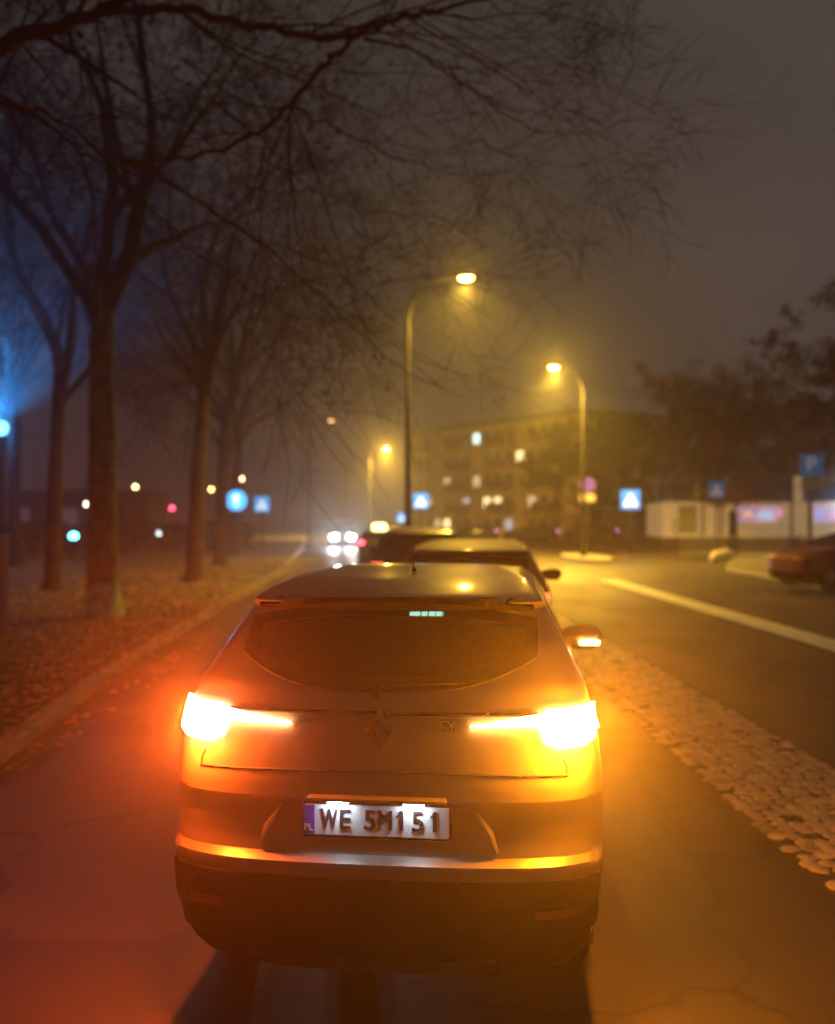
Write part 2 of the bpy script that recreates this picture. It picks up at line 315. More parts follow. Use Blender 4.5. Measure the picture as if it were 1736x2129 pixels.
class Shape:
    def __init__(s, st, sx=1, sy=1, sz=1):
        s.st = [(z*sz, w*sx, a*sy, b*sy, c, d) for z, w, a, b, c, d in st]
    def par(s, z):
        st = s.st
        if z <= st[0][0]: return st[0][1:]
        for p, q in zip(st, st[1:]):
            if z <= q[0]:
                t = (z-p[0])/(q[0]-p[0]); return tuple(p[i]+(q[i]-p[i])*t for i in range(1, 6))
        return st[-1][1:]
    def rear(s, x, z):
        w, yr, yf, R, F = s.par(z); u = min(1, abs(x)/w); return yr+R*(1-(1-u**NE)**(1/NE))
    def front(s, x, z):
        w, yr, yf, R, F = s.par(z); u = min(1, abs(x)/w); return yf-F*(1-(1-u**NE)**(1/NE))
    def outline(s, z, N=18, K=22):
        w, yr, yf, R, F = s.par(z); pts = []
        for i in range(-N, N+1):
            a = PI/2*i/N; e = 2/NE; x = w*math.copysign(abs(math.sin(a))**e, a); pts.append((x, yr+R*(1-abs(math.cos(a))**e), z))
        y0, y1 = yr+R, yf-F
        for i in range(1, K): t = i/K; pts.append((w, y0+(y1-y0)*t, z))
        for i in range(N, -N-1, -1):
            a = PI/2*i/N; e = 2/NE; x = w*math.copysign(abs(math.sin(a))**e, a); pts.append((x, yf-F*(1-abs(math.cos(a))**e), z))
        for i in range(K-1, 0, -1): t = i/K; pts.append((-w, y0+(y1-y0)*t, z))
        return pts
    def patch(s, x0, x1, bot, top, face='rear', nx=40, nz=14, off=.006, depth=.02):
        """a thin shaped panel lying on the rear, front or side surface; bot/top give z over x (or over y on a side)"""
        m = MB(); vs = []
        def P(u, z, o):
            if face in ('rear', 'front'):
                f = s.rear if face == 'rear' else s.front; sg = -1 if face == 'rear' else 1; e = .004
                p = Vector((u, f(u, z), z)); du = Vector((2*e, f(u+e, z)-f(u-e, z), 0)); dz = Vector((0, f(u, z+e)-f(u, z-e), 2*e))
                n = du.cross(dz); n.normalize()
                if n.y*sg < 0: n = -n
                return p+n*o
            sg = 1 if face == 'right' else -1; w = s.par(z)[0]; e = .004; dw = (s.par(z+e)[0]-s.par(z-e)[0])/(2*e)
            n = Vector((1, 0, -dw)).normalized(); return Vector((sg*(w+n.x*o), u, z+n.z*o))
        for o in (off, off-depth):
            for i in range(nx+1):
                u = x0+(x1-x0)*i/nx; b, t = bot(u), top(u)
                if t < b: t = b+.0005
                for j in range(nz+1): vs.append(P(u, b+(t-b)*j/nz, o))
        S = (nx+1)*(nz+1); q = nz+1; fs = []
        for i in range(nx):
            for j in range(nz):
                a = i*q+j; fs += [(a, a+q, a+q+1, a+1), (S+a, S+a+1, S+a+q+1, S+a+q)]
            a = i*q; fs.append((a, S+a, S+a+q, a+q)); a = i*q+nz; fs.append((a, a+q, S+a+q, S+a))
        for j in range(nz):
            a = j; fs.append((a, a+1, S+a+1, S+a)); a = nx*q+j; fs.append((a, S+a, S+a+1, a+1))
        m.add(vs, fs); return m
    def body(s, holes=None, rings=110):
        zs = []
        for p, q in zip(s.st, s.st[1:]):
            n = max(1, round((q[0]-p[0])/.014)); zs += [p[0]+(q[0]-p[0])*i/n for i in range(n)]
        zs.append(s.st[-1][0]); m = MB(); vs = []; n = 0
        for z in zs:
            o = s.outline(z); n = len(o); vs += o
        fs = []
        for i in range(len(zs)-1):
            for j in range(n):
                a = i*n+j; b = i*n+(j+1) % n; f = (a, b, b+n, a+n)
                if holes:
                    c = [sum(vs[k][t] for k in f)/4 for t in range(3)]
                    if holes(*c): continue
                fs.append(f)
        fs.append(tuple(range(n-1, -1, -1))); fs.append(tuple((len(zs)-1)*n+j for j in range(n)))
        m.add(vs, fs); return m

def ramp(pts):
    def f(x):
        if x <= pts[0][0]: return pts[0][1]
        for a, b in zip(pts, pts[1:]):
            if x <= b[0]: return a[1]+(b[1]-a[1])*(x-a[0])/(b[0]-a[0])
        return pts[-1][1]
    return f

def make_car(name, label, loc, rz, paintm, shape, glass, detail=1, tail=None, head=None, group=None, k=(1,1,1), holes=True, plate=True, dz=0):
    sx, sy, sz = k
    root = thing(name, label, 'car', loc, rz, group)
    S = shape; zb, zt = 1.145*sz+dz, 1.436*sz+dz
    def rtop(x): return zt-.0*sz-.045*sz*(abs(x)/.62/sx)**2.6
    def rbot(x): return zb+.11*sz*(abs(x)/.62/sx)**3
    def ftop(x): return 1.425*sz+dz-.03*(abs(x)/.6/sx)**2
    def fbot(x): return 1.15*sz+dz
    def win(x, y, z):
        w, yr, yf, R, F = S.par(z)
        if y < yr+R*.6 and abs(x) < .605*sx and rbot(x)+.012 < z < rtop(x)-.012: return True
        if y > yf-F*.7 and abs(x) < .60*sx and fbot(x)+.012 < z < ftop(x)-.012: return True
        if 1.17*sz+dz < z < 1.40*sz+dz and abs(x) > w*.97 and .95*sy < y < 2.75*sy and abs(y-1.75*sy) > .06: return True
        return False
    bd = S.body(win if holes else None).build('body', paintm, root, smooth=True)
    nx = 40 if detail else 14
    if holes:
        bx = .635*sx
        S.patch(-bx, bx, lambda x: rtop(x)-.04, rtop, 'rear', nx, 3, .009, .012).build('window_border', M['seam'], root, smooth=True)
        S.patch(-bx, bx, rbot, lambda x: rbot(x)+.045, 'rear', nx, 3, .009, .012).build('window_border', M['seam'], root, smooth=True)
        for g_ in (-1, 1): S.patch(g_*.575*sx, g_*bx, rbot, rtop, 'rear', 6, 8, .008, .012).build('window_border', M['seam'], root, smooth=True)
    S.patch(-.635*sx, .635*sx, rbot, rtop, 'rear', nx, 10, .006, .012).build('rear_window', glass, root, smooth=True)
    S.patch(-.62*sx, .62*sx, fbot, ftop, 'front', 20, 8, .006, .012).build('windscreen', M['glassmid'], root, smooth=True)
    for sd in ('left', 'right'):
        for y0, y1 in ((.88*sy, 1.72*sy), (1.78*sy, 2.80*sy)):
            t_ = ramp([(.8*sy, 1.28*sz+dz), (1.1*sy, 1.41*sz+dz), (2.35*sy, 1.41*sz+dz), (2.85*sy, 1.17*sz+dz)])
            S.patch(y0, y1, lambda u: 1.155*sz+dz, t_, sd, 16, 6, .005, .01).build('side_window', glass if y0 < 1 else M['glassmid'], root, smooth=True)
    # lower cladding in black plastic
    S.patch(-.86*sx, .86*sx, lambda x: .216*sz, lambda x: .585*sz, 'rear', nx, 12, .007, .02).build('rear_bumper', M['plastic'], root, smooth=True)
    S.patch(-.7*sx, .7*sx, lambda x: .25*sz, lambda x: .45*sz, 'front', 20, 6, .007, .02).build('front_grille', M['plastic'], root, smooth=True)
    for sg in (-1, 1):
        for yw in (.78*sy, 3.38*sy):
            wx = sg*.80*sx
            ar = MB(); 
            rin, rout = .335, .40; seg = 22; vs = []
            for xx in (sg*(.86*sx+.004), sg*.70*sx):
                for r_ in (rin, rout):
                    for i in range(seg+1):
                        a = -.12+(PI+.24)*i/seg; vs.append((xx, yw+r_*math.cos(a), .33+r_*math.sin(a)))
            q = seg+1
            ar.add(vs, [f for i in range(seg) for f in ((i, i+1, q+i+1, q+i), (q+i, q+i+1, 3*q+i+1, 3*q+i), (i, 2*q+i, 2*q+i+1, i+1))])
            ar.build('wheel_arch', M['plastic'], root)
            wl_ = MB(); wl_.tube([(sg*.66*sx, yw, .33), (sg*.68*sx, yw, .33), (sg*.84*sx, yw, .33), (sg*.865*sx, yw, .33)], [.29, .33, .33, .30], 28)
            wo = wl_.build('wheel', M['rubber'], root, smooth=True)
            rm = MB(); rm.cyl((sg*.86*sx, yw, .33), (sg*.875*sx, yw, .33), .07, 16)
            for i in range(5):
                a = i*2*PI/5; c_, s_ = math.cos(a), math.sin(a)
                rm.tube([(sg*.87*sx, yw+.05*c_, .33+.05*s_), (sg*.87*sx, yw+.21*c_, .33+.21*s_)], [.03,.022], 6)
            rm.tube([(sg*.869*sx, yw+.215*math.cos(i*PI/12), .33+.215*math.sin(i*PI/12)) for i in range(25)], .014, 6, False)
            rm.build('rim', M['alloy'], wo, smooth=True)
        mr = MB(); mx, my, mz = sg*1.0*sx, 2.72*sy, 1.10*sz
        mr.tube([(mx-sg*.135, my, mz), (mx-sg*.115, my, mz), (mx-sg*.03, my, mz+.004), (mx+sg*.06, my, mz+.002), (mx+sg*.10, my, mz-.006), (mx+sg*.112, my, mz-.01)], [.04,.062,.082,.082,.062,.03], 16)
        for i in range(len(mr.v)):      # flatten the housing fore and aft, widen nothing else
            x_, y_, z_ = mr.v[i]; mr.v[i] = (x_, my+(y_-my)*.8, mz+(z_-mz)*.95)
        mr.tube([(sg*.80*sx, my+.06, mz-.07), (mx-sg*.09, my+.02, mz-.04)], [.03,.028], 8)
        mo = mr.build('mirror', M['plastic'] if detail != 2 else paintm, root, smooth=True)
        if detail == 2 and sg == 1:
            im = MB(); im.box((mx+.045, my-.077, mz-.022), (.12, .012, .022)); im.build('indicator', glow('indicator_amber', (1,.45,.10), 70.5), mo, bevel=.004)
    ub = MB(); ub.box((0, 2.1*sy, .19), (1.5*sx, 3.3*sy, .19)); ub.box((0, .78*sy, .22), (1.3*sx, .2, .12)); ub.build('underbody_light_block', M['plastic'], root, bevel=.03)  # boxes added to stop light running through beneath the car
    return root, S

NEAR = [(z+(.06 if z > 1.16 else .03 if z > 1.13 else 0)-(.015 if z > 1.53 else 0), w, a, b, c, d) for z, w, a, b, c, d in SUV]
KN = (.91, 1, 1)
near_shape = Shape(NEAR, .91)
RZ = -math.radians(6.1)
amber_l = glow('left_tail_light', (1,.40,.16), 70.5, (.4,.05,.02))
amber_r = glow('right_tail_light', (1,.45,.10), 70.5, (.4,.1,.02))
car, S = make_car('hatchback_car', 'silver hatchback just ahead with both tail lights blazing amber', (-.150, 3.22, 0), RZ, M['silver'], near_shape, M['glassdark'], 2, k=KN, dz=.062)
# tail lights: a tall block on the corner running into a thin tapering blade toward the badge
def lampset(parent, S, sg, mat, off=.022):
    topf = ramp([(.33,1.1025),(.585,1.138),(.60,1.152),(.768,1.160)]); botf = ramp([(.33,1.1015),(.575,1.103),(.59,1.07),(.60,1.045),(.65,1.024),(.73,1.030),(.768,1.052)])
    m = S.patch(sg*.33, sg*.768, lambda x: botf(abs(x)), lambda x: topf(abs(x)), 'rear', 60, 12, off, .04)
    o = m.build('tail_light', mat, parent, smooth=True)
    S.patch(.30, .46, lambda y: 1.07, lambda y: 1.145-.2*(y-.30), 'right' if sg > 0 else 'left', 6, 4, .006, .02).build('side_lens', mat, o, smooth=True)
    return o
lampset(car, S, -1, amber_l); lampset(car, S, 1, amber_r)
for sg, c_ in ((-1, (1,.105,.006)), (1, (1,.26,.006))):
    bulb(car, (sg*.70, S.rear(.70, 1.09)-.085, 1.09), 100, c_, .035)
    bulb(car, (sg*.70, S.rear(.70, 1.09)-.10, 1.09), 640 if sg < 0 else 900, c_, .035, 150, (sg*.45, -1, .22))
    bulb(car, (sg*(S.par(1.08)[1]*0+.845), .40, 1.09), 130, c_, .02)
# tailgate shut lines and creases
def strip(pts, r, name, mat, par=car, face='rear', n=6, off=0):
    m = MB(); m.tube([(x, S.rear(x, z)-off, z) for x, z in pts], r, n); return m.build(name, mat, par, smooth=True)
ex = [-.68+.04*i for i in range(35)]
strip([(x, .945-.02*abs(x)**2) for x in ex], .005, 'tailgate_gap', M['seam'])
for sg in (-1, 1): strip([(sg*(.675-.05*max(0, t-.5)*2*.3), .945-.01+t*.06) for t in [i/8 for i in range(9)]], .004, 'tailgate_gap', M['seam'])
S.patch(-.57, .57, lambda x: 1.135, lambda x: 1.145, 'rear', 40, 2, .012, .03).build('window_sill_trim', M['plastic'], car, smooth=True)
S.patch(-.56, .56, lambda x: 1.503-.004*(abs(x)/.56)**3, lambda x: 1.524-.016*(abs(x)/.56)**3, 'rear', 40, 3, .016, .05).build('roof_spoiler', M['plastic'], car, smooth=True)
# wiper
wp = MB(); wp.tube([(x, S.rear(x, 1.235+.03*(x+.05))-.02, 1.235+.03*(x+.05)) for x in [-.02+.03*i for i in range(12)]], .007, 6); wp.cyl((-.02, .22, 1.215), (-.02, .15, 1.21), .018, 12)
wp.build('wiper', M['plastic'], car, smooth=True)
# whip aerial
an = MB(); an.tube([(0, 1.28, 1.58), (0, 1.27, 1.60), (0, 1.24, 1.62), (0, 1.18, 1.70)], [.022,.012,.005,.003], 8); an.build('aerial', M['plastic'], car, smooth=True)
# lozenge emblem ring
em = MB(); c0 = (0.0, 1.035)
lo = [(-.052,0),(-.0,.075),(.052,0),(0,-.075)]; li = [(-.024,0),(0,.038),(.024,0),(0,-.038)]
ye = S.rear(0, 1.09)-.012
em.add([(x, ye+(1.035-z-1.035)*0-.006, z+1.09) for x, z in lo]+[(x, ye-.012, z+1.09) for x, z in li]+[(x, ye+.03, z+1.09) for x, z in lo]+[(x, ye+.03, z+1.09) for x, z in li],
       [(i, (i+1)%4, 4+(i+1)%4, 4+i) for i in range(4)]+[(i, 8+i, 8+(i+1)%4, (i+1)%4) for i in range(4)]+[(4+i, 4+(i+1)%4, 12+(i+1)%4, 12+i) for i in range(4)])
em.build('emblem', M['chrome'], car, bevel=.002)
text_mesh('DI', .055, .004, 'badge_lettering', M['chrome'], car, (.25, S.rear(.25, 1.105)-.008, 1.105))
# number plate recess, plate, lamps
yp = S.rear(0, .75)
rc = S.patch(-.40, .40, lambda x: .672, lambda x: .828 if abs(x) < .33 else .828-(abs(x)-.33)*1.9, 'rear', 44, 5, .003, .01); rc.build('plate_recess', M['silver'], car, smooth=True)
for sg in (-1, 1):
    fl = MB(); fl.tube([(sg*.345, S.rear(.345, .825)-.004, .825), (sg*.40, S.rear(.40, .74)-.012, .74), (sg*.425, S.rear(.42, .675)-.006, .675)], [.006,.016,.008], 8); fl.build('recess_edge', M['silver'], car, smooth=True)
pl = MB(); pl.box((0, yp-.020, .778), (.520, .012, .112)); po = pl.build('number_plate', M['platew'], car, bevel=.003)
pf = MB(); pf.box((0, yp-.016, .776), (.532, .014, .124)); pf.build('plate_frame', M['plastic'], po, bevel=.003)
pb = MB(); pb.box((-.244, yp-.0275, .778), (.042, .004, .106)); pb.build('country_band', M['plateb'], po)
text_mesh('PL', .034, .001, 'country_code', M['platew'], po, (-.244, yp-.0305, .750))
for ch, u, w_ in zip('WE5M151', (.172,.285,.455,.560,.672,.785,.900), (.058,.036,.038,.048,.010,.038,.010)):
    t1 = text_mesh(ch, .100, .001, 'plate_letter', M['ink'], po, ((u-.5)*.52, yp-.0275, .778), w_)
    for k_, dx in enumerate((-.0022, .0022, 0)):      # bold strokes
        me2 = t1.data.copy(); bm = bmesh.new(); bm.from_mesh(t1.data) if k_ == 0 else bm.from_mesh(base_me)
        if k_ == 0: base_me = t1.data.copy(); acc = bmesh.new(); acc.from_mesh(base_me)
        for v in bm.verts: v.co.x += dx; v.co.z += (0 if dx else .0018); v.co.y -= .0004*(k_+1)
        tmp = bpy.data.meshes.new('tmp'); bm.to_mesh(tmp); acc.from_mesh(tmp); bm.free(); bpy.data.meshes.remove(tmp); bpy.data.meshes.remove(me2)
    acc.to_mesh(t1.data); acc.free(); bpy.data.meshes.remove(base_me)
    if ch == '1':
        m = MB(); m.tube([((u-.5)*.52-.004, yp-.0278, .810), ((u-.5)*.52-.015, yp-.0278, .797)], .003, 6); m.build('plate_letter', M['ink'], po)
plate_glow = glow('plate_lamp_white', (.68,.86,1), 70.5)
for x in (-.135, .135):
    lm = MB(); lm.box((x, yp-.045, .846), (.075, .020, .006)); lm.build('plate_lamp', plate_glow, car, bevel=.003)
hd = MB(); hd.box((0, yp-.028, .858), (.50, .075, .012)); hd.build('tailgate_handle', M['silver'], car, bevel=.004)
for sg in (-1, 1): S.patch(sg*.56, sg*.70, lambda x: .455, lambda x: .485, 'rear', 10, 3, .012, .012).build('reflector', paint('red_reflector', (.10,.01,.008), .3), car, smooth=True)
tw = MB(); tw.box((.34, S.rear(.34,.40)-.008, .40), (.09,.01,.09)); tw.build('towing_cover', M['plastic'], car, bevel=.004)
S.patch(-.42, .42, lambda x: .24, lambda x: .30, 'rear', 20, 4, .018, .02).build('lower_diffuser', M['seam'], car, smooth=True)
# green-white reflection near the top of the rear window, made as a glowing strip
S.patch(.07, .205, lambda x: 1.458, lambda x: 1.474, 'rear', 8, 2, .009, .006).build('window_reflection', glow('reflection_glow', (.30,.75,.55), 1.1), car)
# front seats, headrests and rear bench inside
def interior(par, sy=1, sz=1):
    for sg in (-1, 1):
        st_ = MB(); st_.box((sg*.36, 1.95*sy, .85*sz), (.46, .16, .62*sz)); st_.box((sg*.36, 2.15*sy, .6*sz), (.46,.5,.14)); st_.build('front_seat', M['seat'], par, bevel=.05)
        hr = MB(); hr.box((sg*.36, 1.93*sy, 1.25*sz), (.26, .10, .17)); hr.build('headrest', M['seat'], par, bevel=.04)
    rb = MB(); rb.box((0, 1.0*sy, .80*sz), (1.2, .16, .62*sz)); rb.build('rear_bench', M['seat'], par, bevel=.05)
    da = MB(); da.box((0, 2.85*sy, .95*sz), (1.3, .4, .2)); da.build('dashboard', M['plastic'], par, bevel=.04)
interior(car)
# small phone-blue display on the dashboard seen through the rear window
ds = MB(); ds.box((.22, 2.60, 1.24), (.17, .02, .10)); ds.build('dashboard_screen', glow('screen', (.55,.5,1), 8), car, bevel=.004)

# second car
shape2 = Shape(SUV, .98, 1.0, 1.03)
red_t = glow('red_light', (1,.04,.02), 14, (.3,.02,.02))
car2, S2 = make_car('crossover_car', 'beige car directly ahead of the silver hatchback, seen over its roof', (.50, 9.35, 0), RZ, M['grey'], shape2, M['glassmid'], 1, k=(.98,1,1.03))
interior(car2, 1, 1.03)
cl = MB(); cl.box((.26, 2.05, 1.49), (.46, .06, .07)); cl.build('added_glow_panel', glow('cool_glow', (.5,.7,.85), 1.6), car2, bevel=.01)  # glowing box added for outside light showing through the windscreen
cl = MB(); cl.box((.05, 2.5, 1.38), (.22, .04, .05)); cl.build('painted_glint', glow('cool_glow_dim', (.5,.7,.85), .9), car2, bevel=.01)  # glint put in as a dim glowing bar
def lamps_simple(par, S, mat, nm='tail_light', face='rear', z0=.9, z1=1.08, x0=.62, x1=.84):
    for sg in (-1, 1): S.patch(sg*x0, sg*x1, lambda x: z0, lambda x: z1, face, 10, 4, .01, .03).build(nm, mat, par, smooth=True)
lamps_simple(car2, S2, red_t)
def add_plate(par, S, sy_=0):
    for f in (0,):
        m = MB(); m.box((0, S.rear(0,.75)-.012, .76), (.52,.01,.115)); m.build('number_plate', M['platew'], par)
add_plate(car2, S2)

# dark car third in the queue, taxi, oncoming car, far cars
shape3 = Shape(SUV, 1, 1.05, 1.10)
car3, S3 = make_car('dark_car', 'dark tall car third in the queue, its roof edge catching yellow light', (.02, 16.2, 0), -.03, M['dark'], shape3, M['glassdark'], 0, k=(1,1.05,1.10), holes=False)
lamps_simple(car3, S3, glow('dim_red', (1,.06,.05), 3, (.3,.02,.02))); add_plate(car3, S3)
shape4 = Shape(SUV, .98, 1.05, .94)
SA = shape4; KA = (.98,1.05,.94)
taxi, S4 = make_car('taxi', 'dark taxi farther up the queue with a lit yellow roof sign', (-1.5, 36, 0), .04, M['dark'], SA, M['glassdark'], 0, k=KA, holes=False)
lamps_simple(taxi, SA, glow('taxi_red', (1,.05,.08), 16, (.3,.02,.02)), z0=.88, z1=1.0)
ts = MB(); ts.prism([(-.30,1.47),(.30,1.47),(.25,1.68),(-.25,1.68)], 1.5, 1.65); ts.build('roof_sign', glow('taxi_sign', (1,.85,.25), 7), taxi, bevel=.01)
onc, S5 = make_car('oncoming_car', 'oncoming car with dazzling white headlights left of the queue', (-5.1, 64, 0), PI+.05, M['white'], SA, M['glassdark'], 0, k=KA, holes=False)
head_w = glow('headlight_white', (.85,.92,1), 60)
for sg in (-1, 1):
    m = MB(); m.box((sg*.56, 4.42, .72), (.40, .02, .24)); m.build("headlight", head_w, onc, bevel=.005); bulb(onc, (sg*.58, 4.50, .70), 750, (.85,.92,1), .08, 120, (0,1,-.02))
par1, S6 = make_car('parked_car', 'dark car at far left end of the crossing row under the flats', (6.3, 71, 0), PI/2, M['dark'], SA, M['glassdark'], 0, group='cars crossing far ahead', k=KA, holes=False)
lamps_simple(par1, SA, glow('violet_reflect', (.9,.25,.55), 3))  # violet reflections on the cars, put in as glow on the rear lamp patches
for i, (x, y_, r_, lb) in enumerate([(10.9, 70, PI/2, 'dark car in the middle of the crossing row, right of the flats'), (15.8, 72, PI/2, 'dark car at the right end of the crossing row by the round sign')]):
    c = copy_tree(par1); c.location = (x, y_, 0); c['label'] = lb
redcar, S7 = make_car('red_car', 'dark red car parked on the right pavement before the shop', (13.6, 24.6, .1), PI/2+.25, M['red'], shape4, M['glassdark'], 0, k=KA, holes=False)
for sg in (-1, 1):
    m = MB(); m.box((sg*.66, 4.22, .74), (.26, .03, .12)); m.build('headlight', glow('parked_head', (1,.55,.3), 2.0) if sg == 1 else M['winglass'], redcar, bevel=.01)

# ------------------------------------------------------------------ street lamps
sod = glow('sodium_lamp', (1,.70,.14), 60)
def street_lamp(x, y, h, hx, label, mat=sod, hy=None, rp=.085, grp='sodium street lamps', pw=6500):
    t = thing('street_lamp', label, 'street lamp', (x, y, 0), 0, grp)
    d = hx-x; m = MB(); top = h-.25
    pts = [(0,0,0),(0,0,1.2),(0,0,h*.5),(0,0,top-1.3)]
    for i in range(1, 9):
        a = PI/2*i/8; pts.append((d*.8*(1-math.cos(a)), 0, top-1.3+1.3*math.sin(a)+.12*i/8))
    m.tube(pts, [rp*1.3, rp*1.25, rp, rp*.75]+[rp*.55]*8, 12); m.cyl((0,0,0),(0,0,.9), rp*1.8, 12); m.build('pole', M['pole'], t, smooth=True)
    s = 1 if d > 0 else -1; hd = MB()
    cx = d
    hd.tube([(d*.78,0,h-.14),(d-s*.34,0,h-.1),(d-s*.1,0,h-.03),(d+s*.2,0,h-.03),(d+s*.36,0,h-.08)], [.05,.10,.15,.14,.05], 12)
    hd.build('lamp_head', M['pole'], t, smooth=True)
    b = MB(); b.tube([(d-s*.23,0,h-.10),(d-s*.15,0,h-.14),(d,0,h-.17),(d+s*.16,0,h-.14),(d+s*.24,0,h-.10)], [.03,.08,.10,.08,.03], 12)
    b.build('lamp_bowl', mat, t, smooth=True)
    if pw: bulb(t, (d,0,h-.29), pw, (1,.56,.05), .09, 152, (0,0,-1)); bulb(t, (d,0,h-.29), pw*.09, (1,.56,.05), .08)
    return t
p = at(968, 575, 26.9); street_lamp(-.28, 26.9, p.z+.15, p.x, 'tall street lamp whose yellow head hangs highest, on the thin central pole')
p = at(1152, 762, 42.7); street_lamp(7.75, 42.7, p.z+.15, p.x, 'street lamp on the island, curved arm reaching left beside the orange trees', pw=22000)
p = at(803, 932, 92); street_lamp(-4.8, 92, p.z+.15, p.x, 'distant street lamp low over the queue, left of the flats', rp=.11, mat=glow('far_sodium', (1,.70,.14), 60), pw=60000)
p = at(688, 873, 64); street_lamp(-7.6, 64, p.z+.15, p.x, 'dim street lamp half hidden in the dark branches', mat=glow('dim_sodium', (1,.5,.15), 6), pw=0)
# blue-white lantern at the left edge, behind the trunks
bl = thing('park_lamp', 'bright blue-white lamp glowing at the left edge of the photo behind the trees', 'lamp', (-15.66, 34, 0))
m = MB(); m.tube([(0,0,0),(0,0,5.0)], [.07,.05], 12); m.build('pole', M['pole'], bl, smooth=True)
m = MB(); m.tube([(0,0,5.0),(0,0,5.06),(0,0,5.36),(0,0,5.5)], [.14,.34,.40,.30], 16); m.build('lantern', glow('blue_lantern', (.15,.6,1), 4), bl, smooth=True); bulb(bl, (.0,-.6,5.25), 260, (.03,.30,1), .2); bulb(bl, (.1,-.55,5.3), 15000, (.03,.32,1), .15, 76, (.38,-.78,.62))
m = MB(); m.tube([(0,0,5.5),(0,0,5.55),(0,0,5.64)], [.32,.32,.05], 16); m.build('lantern_cap', M['pole'], bl, smooth=True)

# ------------------------------------------------------------------ small far lamps on the left
pts = [(108,1035,(.2,.8,1),'cyan'),(173,1047,(1,.9,.7),'warm white'),(268,1010,(1,.7,.25),'yellow, left of the red'),(340,1055,(1,.05,.12),'red'),(306,1108,(.8,.9,1),'low cool white'),
       (415,1013,(1,.65,.15),'amber, first of a close pair'),(428,1020,(1,.6,.1),'amber, second of a close pair'),(473,988,(1,.6,.3),'highest orange'),(448,1103,(1,.3,.08),'low orange-red'),(3,1120,(.1,.7,1),'pale blue at the picture edge')]
for i, (px, py, c, nm) in enumerate(pts):
    D = 62 if i != 9 else 30; q = at(px, py, D)
    t = thing('post_lamp', 'small far post lamp glowing %s between the tree trunks' % nm, 'lamp', (q.x, D+i*.7, 0), 0, 'small far lamps beyond the trees')
    m = MB(); m.tube([(0,0,0),(0,0,q.z-.1)], .04, 6); m.build('pole', M['pole'], t)
    m = MB(); r_ = .13 if i != 9 else .16; m.tube([(0,0,q.z-.13),(0,0,q.z-.09),(0,0,q.z+.05),(0,0,q.z+.12)], [.06,r_,r_,.05], 10); m.build('lamp_globe', glow('far_lamp', c, 14), t, smooth=True)

# ------------------------------------------------------------------ road signs
def sign(px, py, D, size, label, kind='crossing', em=1.2, name='crossing_sign', grp=None, cat='road sign', second=None):
    q = at(px, py, D); t = thing(name, label, cat, (q.x, D, 0), 0, grp)
    m = MB(); m.tube([(0,0,0),(0,0,q.z+size/2)], .035, 8); m.build('pole', M['pole'], t, smooth=True)
    z = q.z; h = size/2; blue = glow('lit_blue', (.05,.38,.9), em, (.02,.08,.35)); wh = glow('lit_white', (.65,.85,1), em*1.2, (.7,.7,.7))  # emission stands in for headlight shine on the reflective sign faces
    f = MB()
    if kind == 'round': f.cyl((0,-.05,z),(0,-.09,z), h, 28)
    elif kind == 'noparking': f.cyl((0,-.05,z),(0,-.09,z), h, 28); blue = glow('lit_violet', (.35,.15,.75), em, (.05,.05,.3))
    else: f.box((0,-.07,z), (size,.04,size))
    b = f.build('sign_board', blue, t, bevel=.008 if kind not in ('round','noparking') else 0)
    s = MB()
    if kind == 'crossing':
        s.add([(-h*.78,-.094,z-h*.7),(h*.78,-.094,z-h*.7),(0,-.094,z+h*.74)], [(0,1,2)]); s.build('triangle_symbol', wh, b)
        s = MB(); s.tube([(h*.05,-.1,z+h*.18),(h*.05,-.1,z+h*.20)], h*.09, 8); s.tube([(0,-.1,z+h*.08),(-h*.04,-.1,z-h*.2),(-h*.28,-.1,z-h*.58)], h*.07, 5); s.tube([(-h*.02,-.1,z-h*.2),(h*.22,-.1,z-h*.58)], h*.07, 5); s.build('walking_symbol', M['ink'], b)
    elif kind == 'P':
        text_mesh('P', size*.95, .002, 'letter', wh, b, (0, -.095, z))
    elif kind == 'round':
        s.tube([(0,-.1,z-h*.55),(0,-.1,z+h*.35)], h*.1, 6); s.tube([(-h*.3,-.1,z+h*.15),(0,-.1,z+h*.55),(h*.3,-.1,z+h*.15)], h*.09, 6); s.build('arrow_symbol', wh, b)
    elif kind == 'noparking':
        s.tube([(h*.92*math.cos(i*PI/16),-.092,z+h*.92*math.sin(i*PI/16)) for i in range(33)], h*.09, 6, False); s.tube([(-h*.6,-.096,z+h*.6),(h*.6,-.096,z-h*.6)], h*.08, 6); s.build('red_ring', glow('lit_red', (.8,.1,.2), em*.6, (.12,.01,.08)), b)
    if second:
        e = MB(); e.box((0,-.07,z-h-second/2-.05), (size*.95,.03,second)); e.build('lower_plate', M['signwhite'], t, bevel=.005)
    return t
sign(492, 1040, 45, 1.0, 'round bright blue sign, the larger of two between the dark trunks', 'round', 2.4, 'round_sign')
sign(545, 1048, 50, .8, 'small square blue sign, the smaller of two between the dark trunks', 'crossing', 1.0)
sign(875, 1041, 50, .8, 'square blue crossing sign just left of the flats above the queue', 'crossing', 1.6)
sign(835, 1076, 62, .62, 'low blue sign right of the taxi roof sign', 'crossing', 1.5)
sign(1310, 1038, 46, .95, 'bright blue crossing sign standing alone before the orange trees', 'crossing', 1.5)
sign(1221, 1008, 48, .85, 'round violet no parking sign with a plate beneath', 'noparking', .45, 'no_parking_sign', second=.4)
sign(1686, 967, 33, .82, 'dark blue parking sign with letter P above the shop', 'P', .10, 'parking_sign', second=.38)
sign(1489, 1018, 38, .66, 'blue crossing sign with pale triangle in front of the shop fascia', 'crossing', .12)

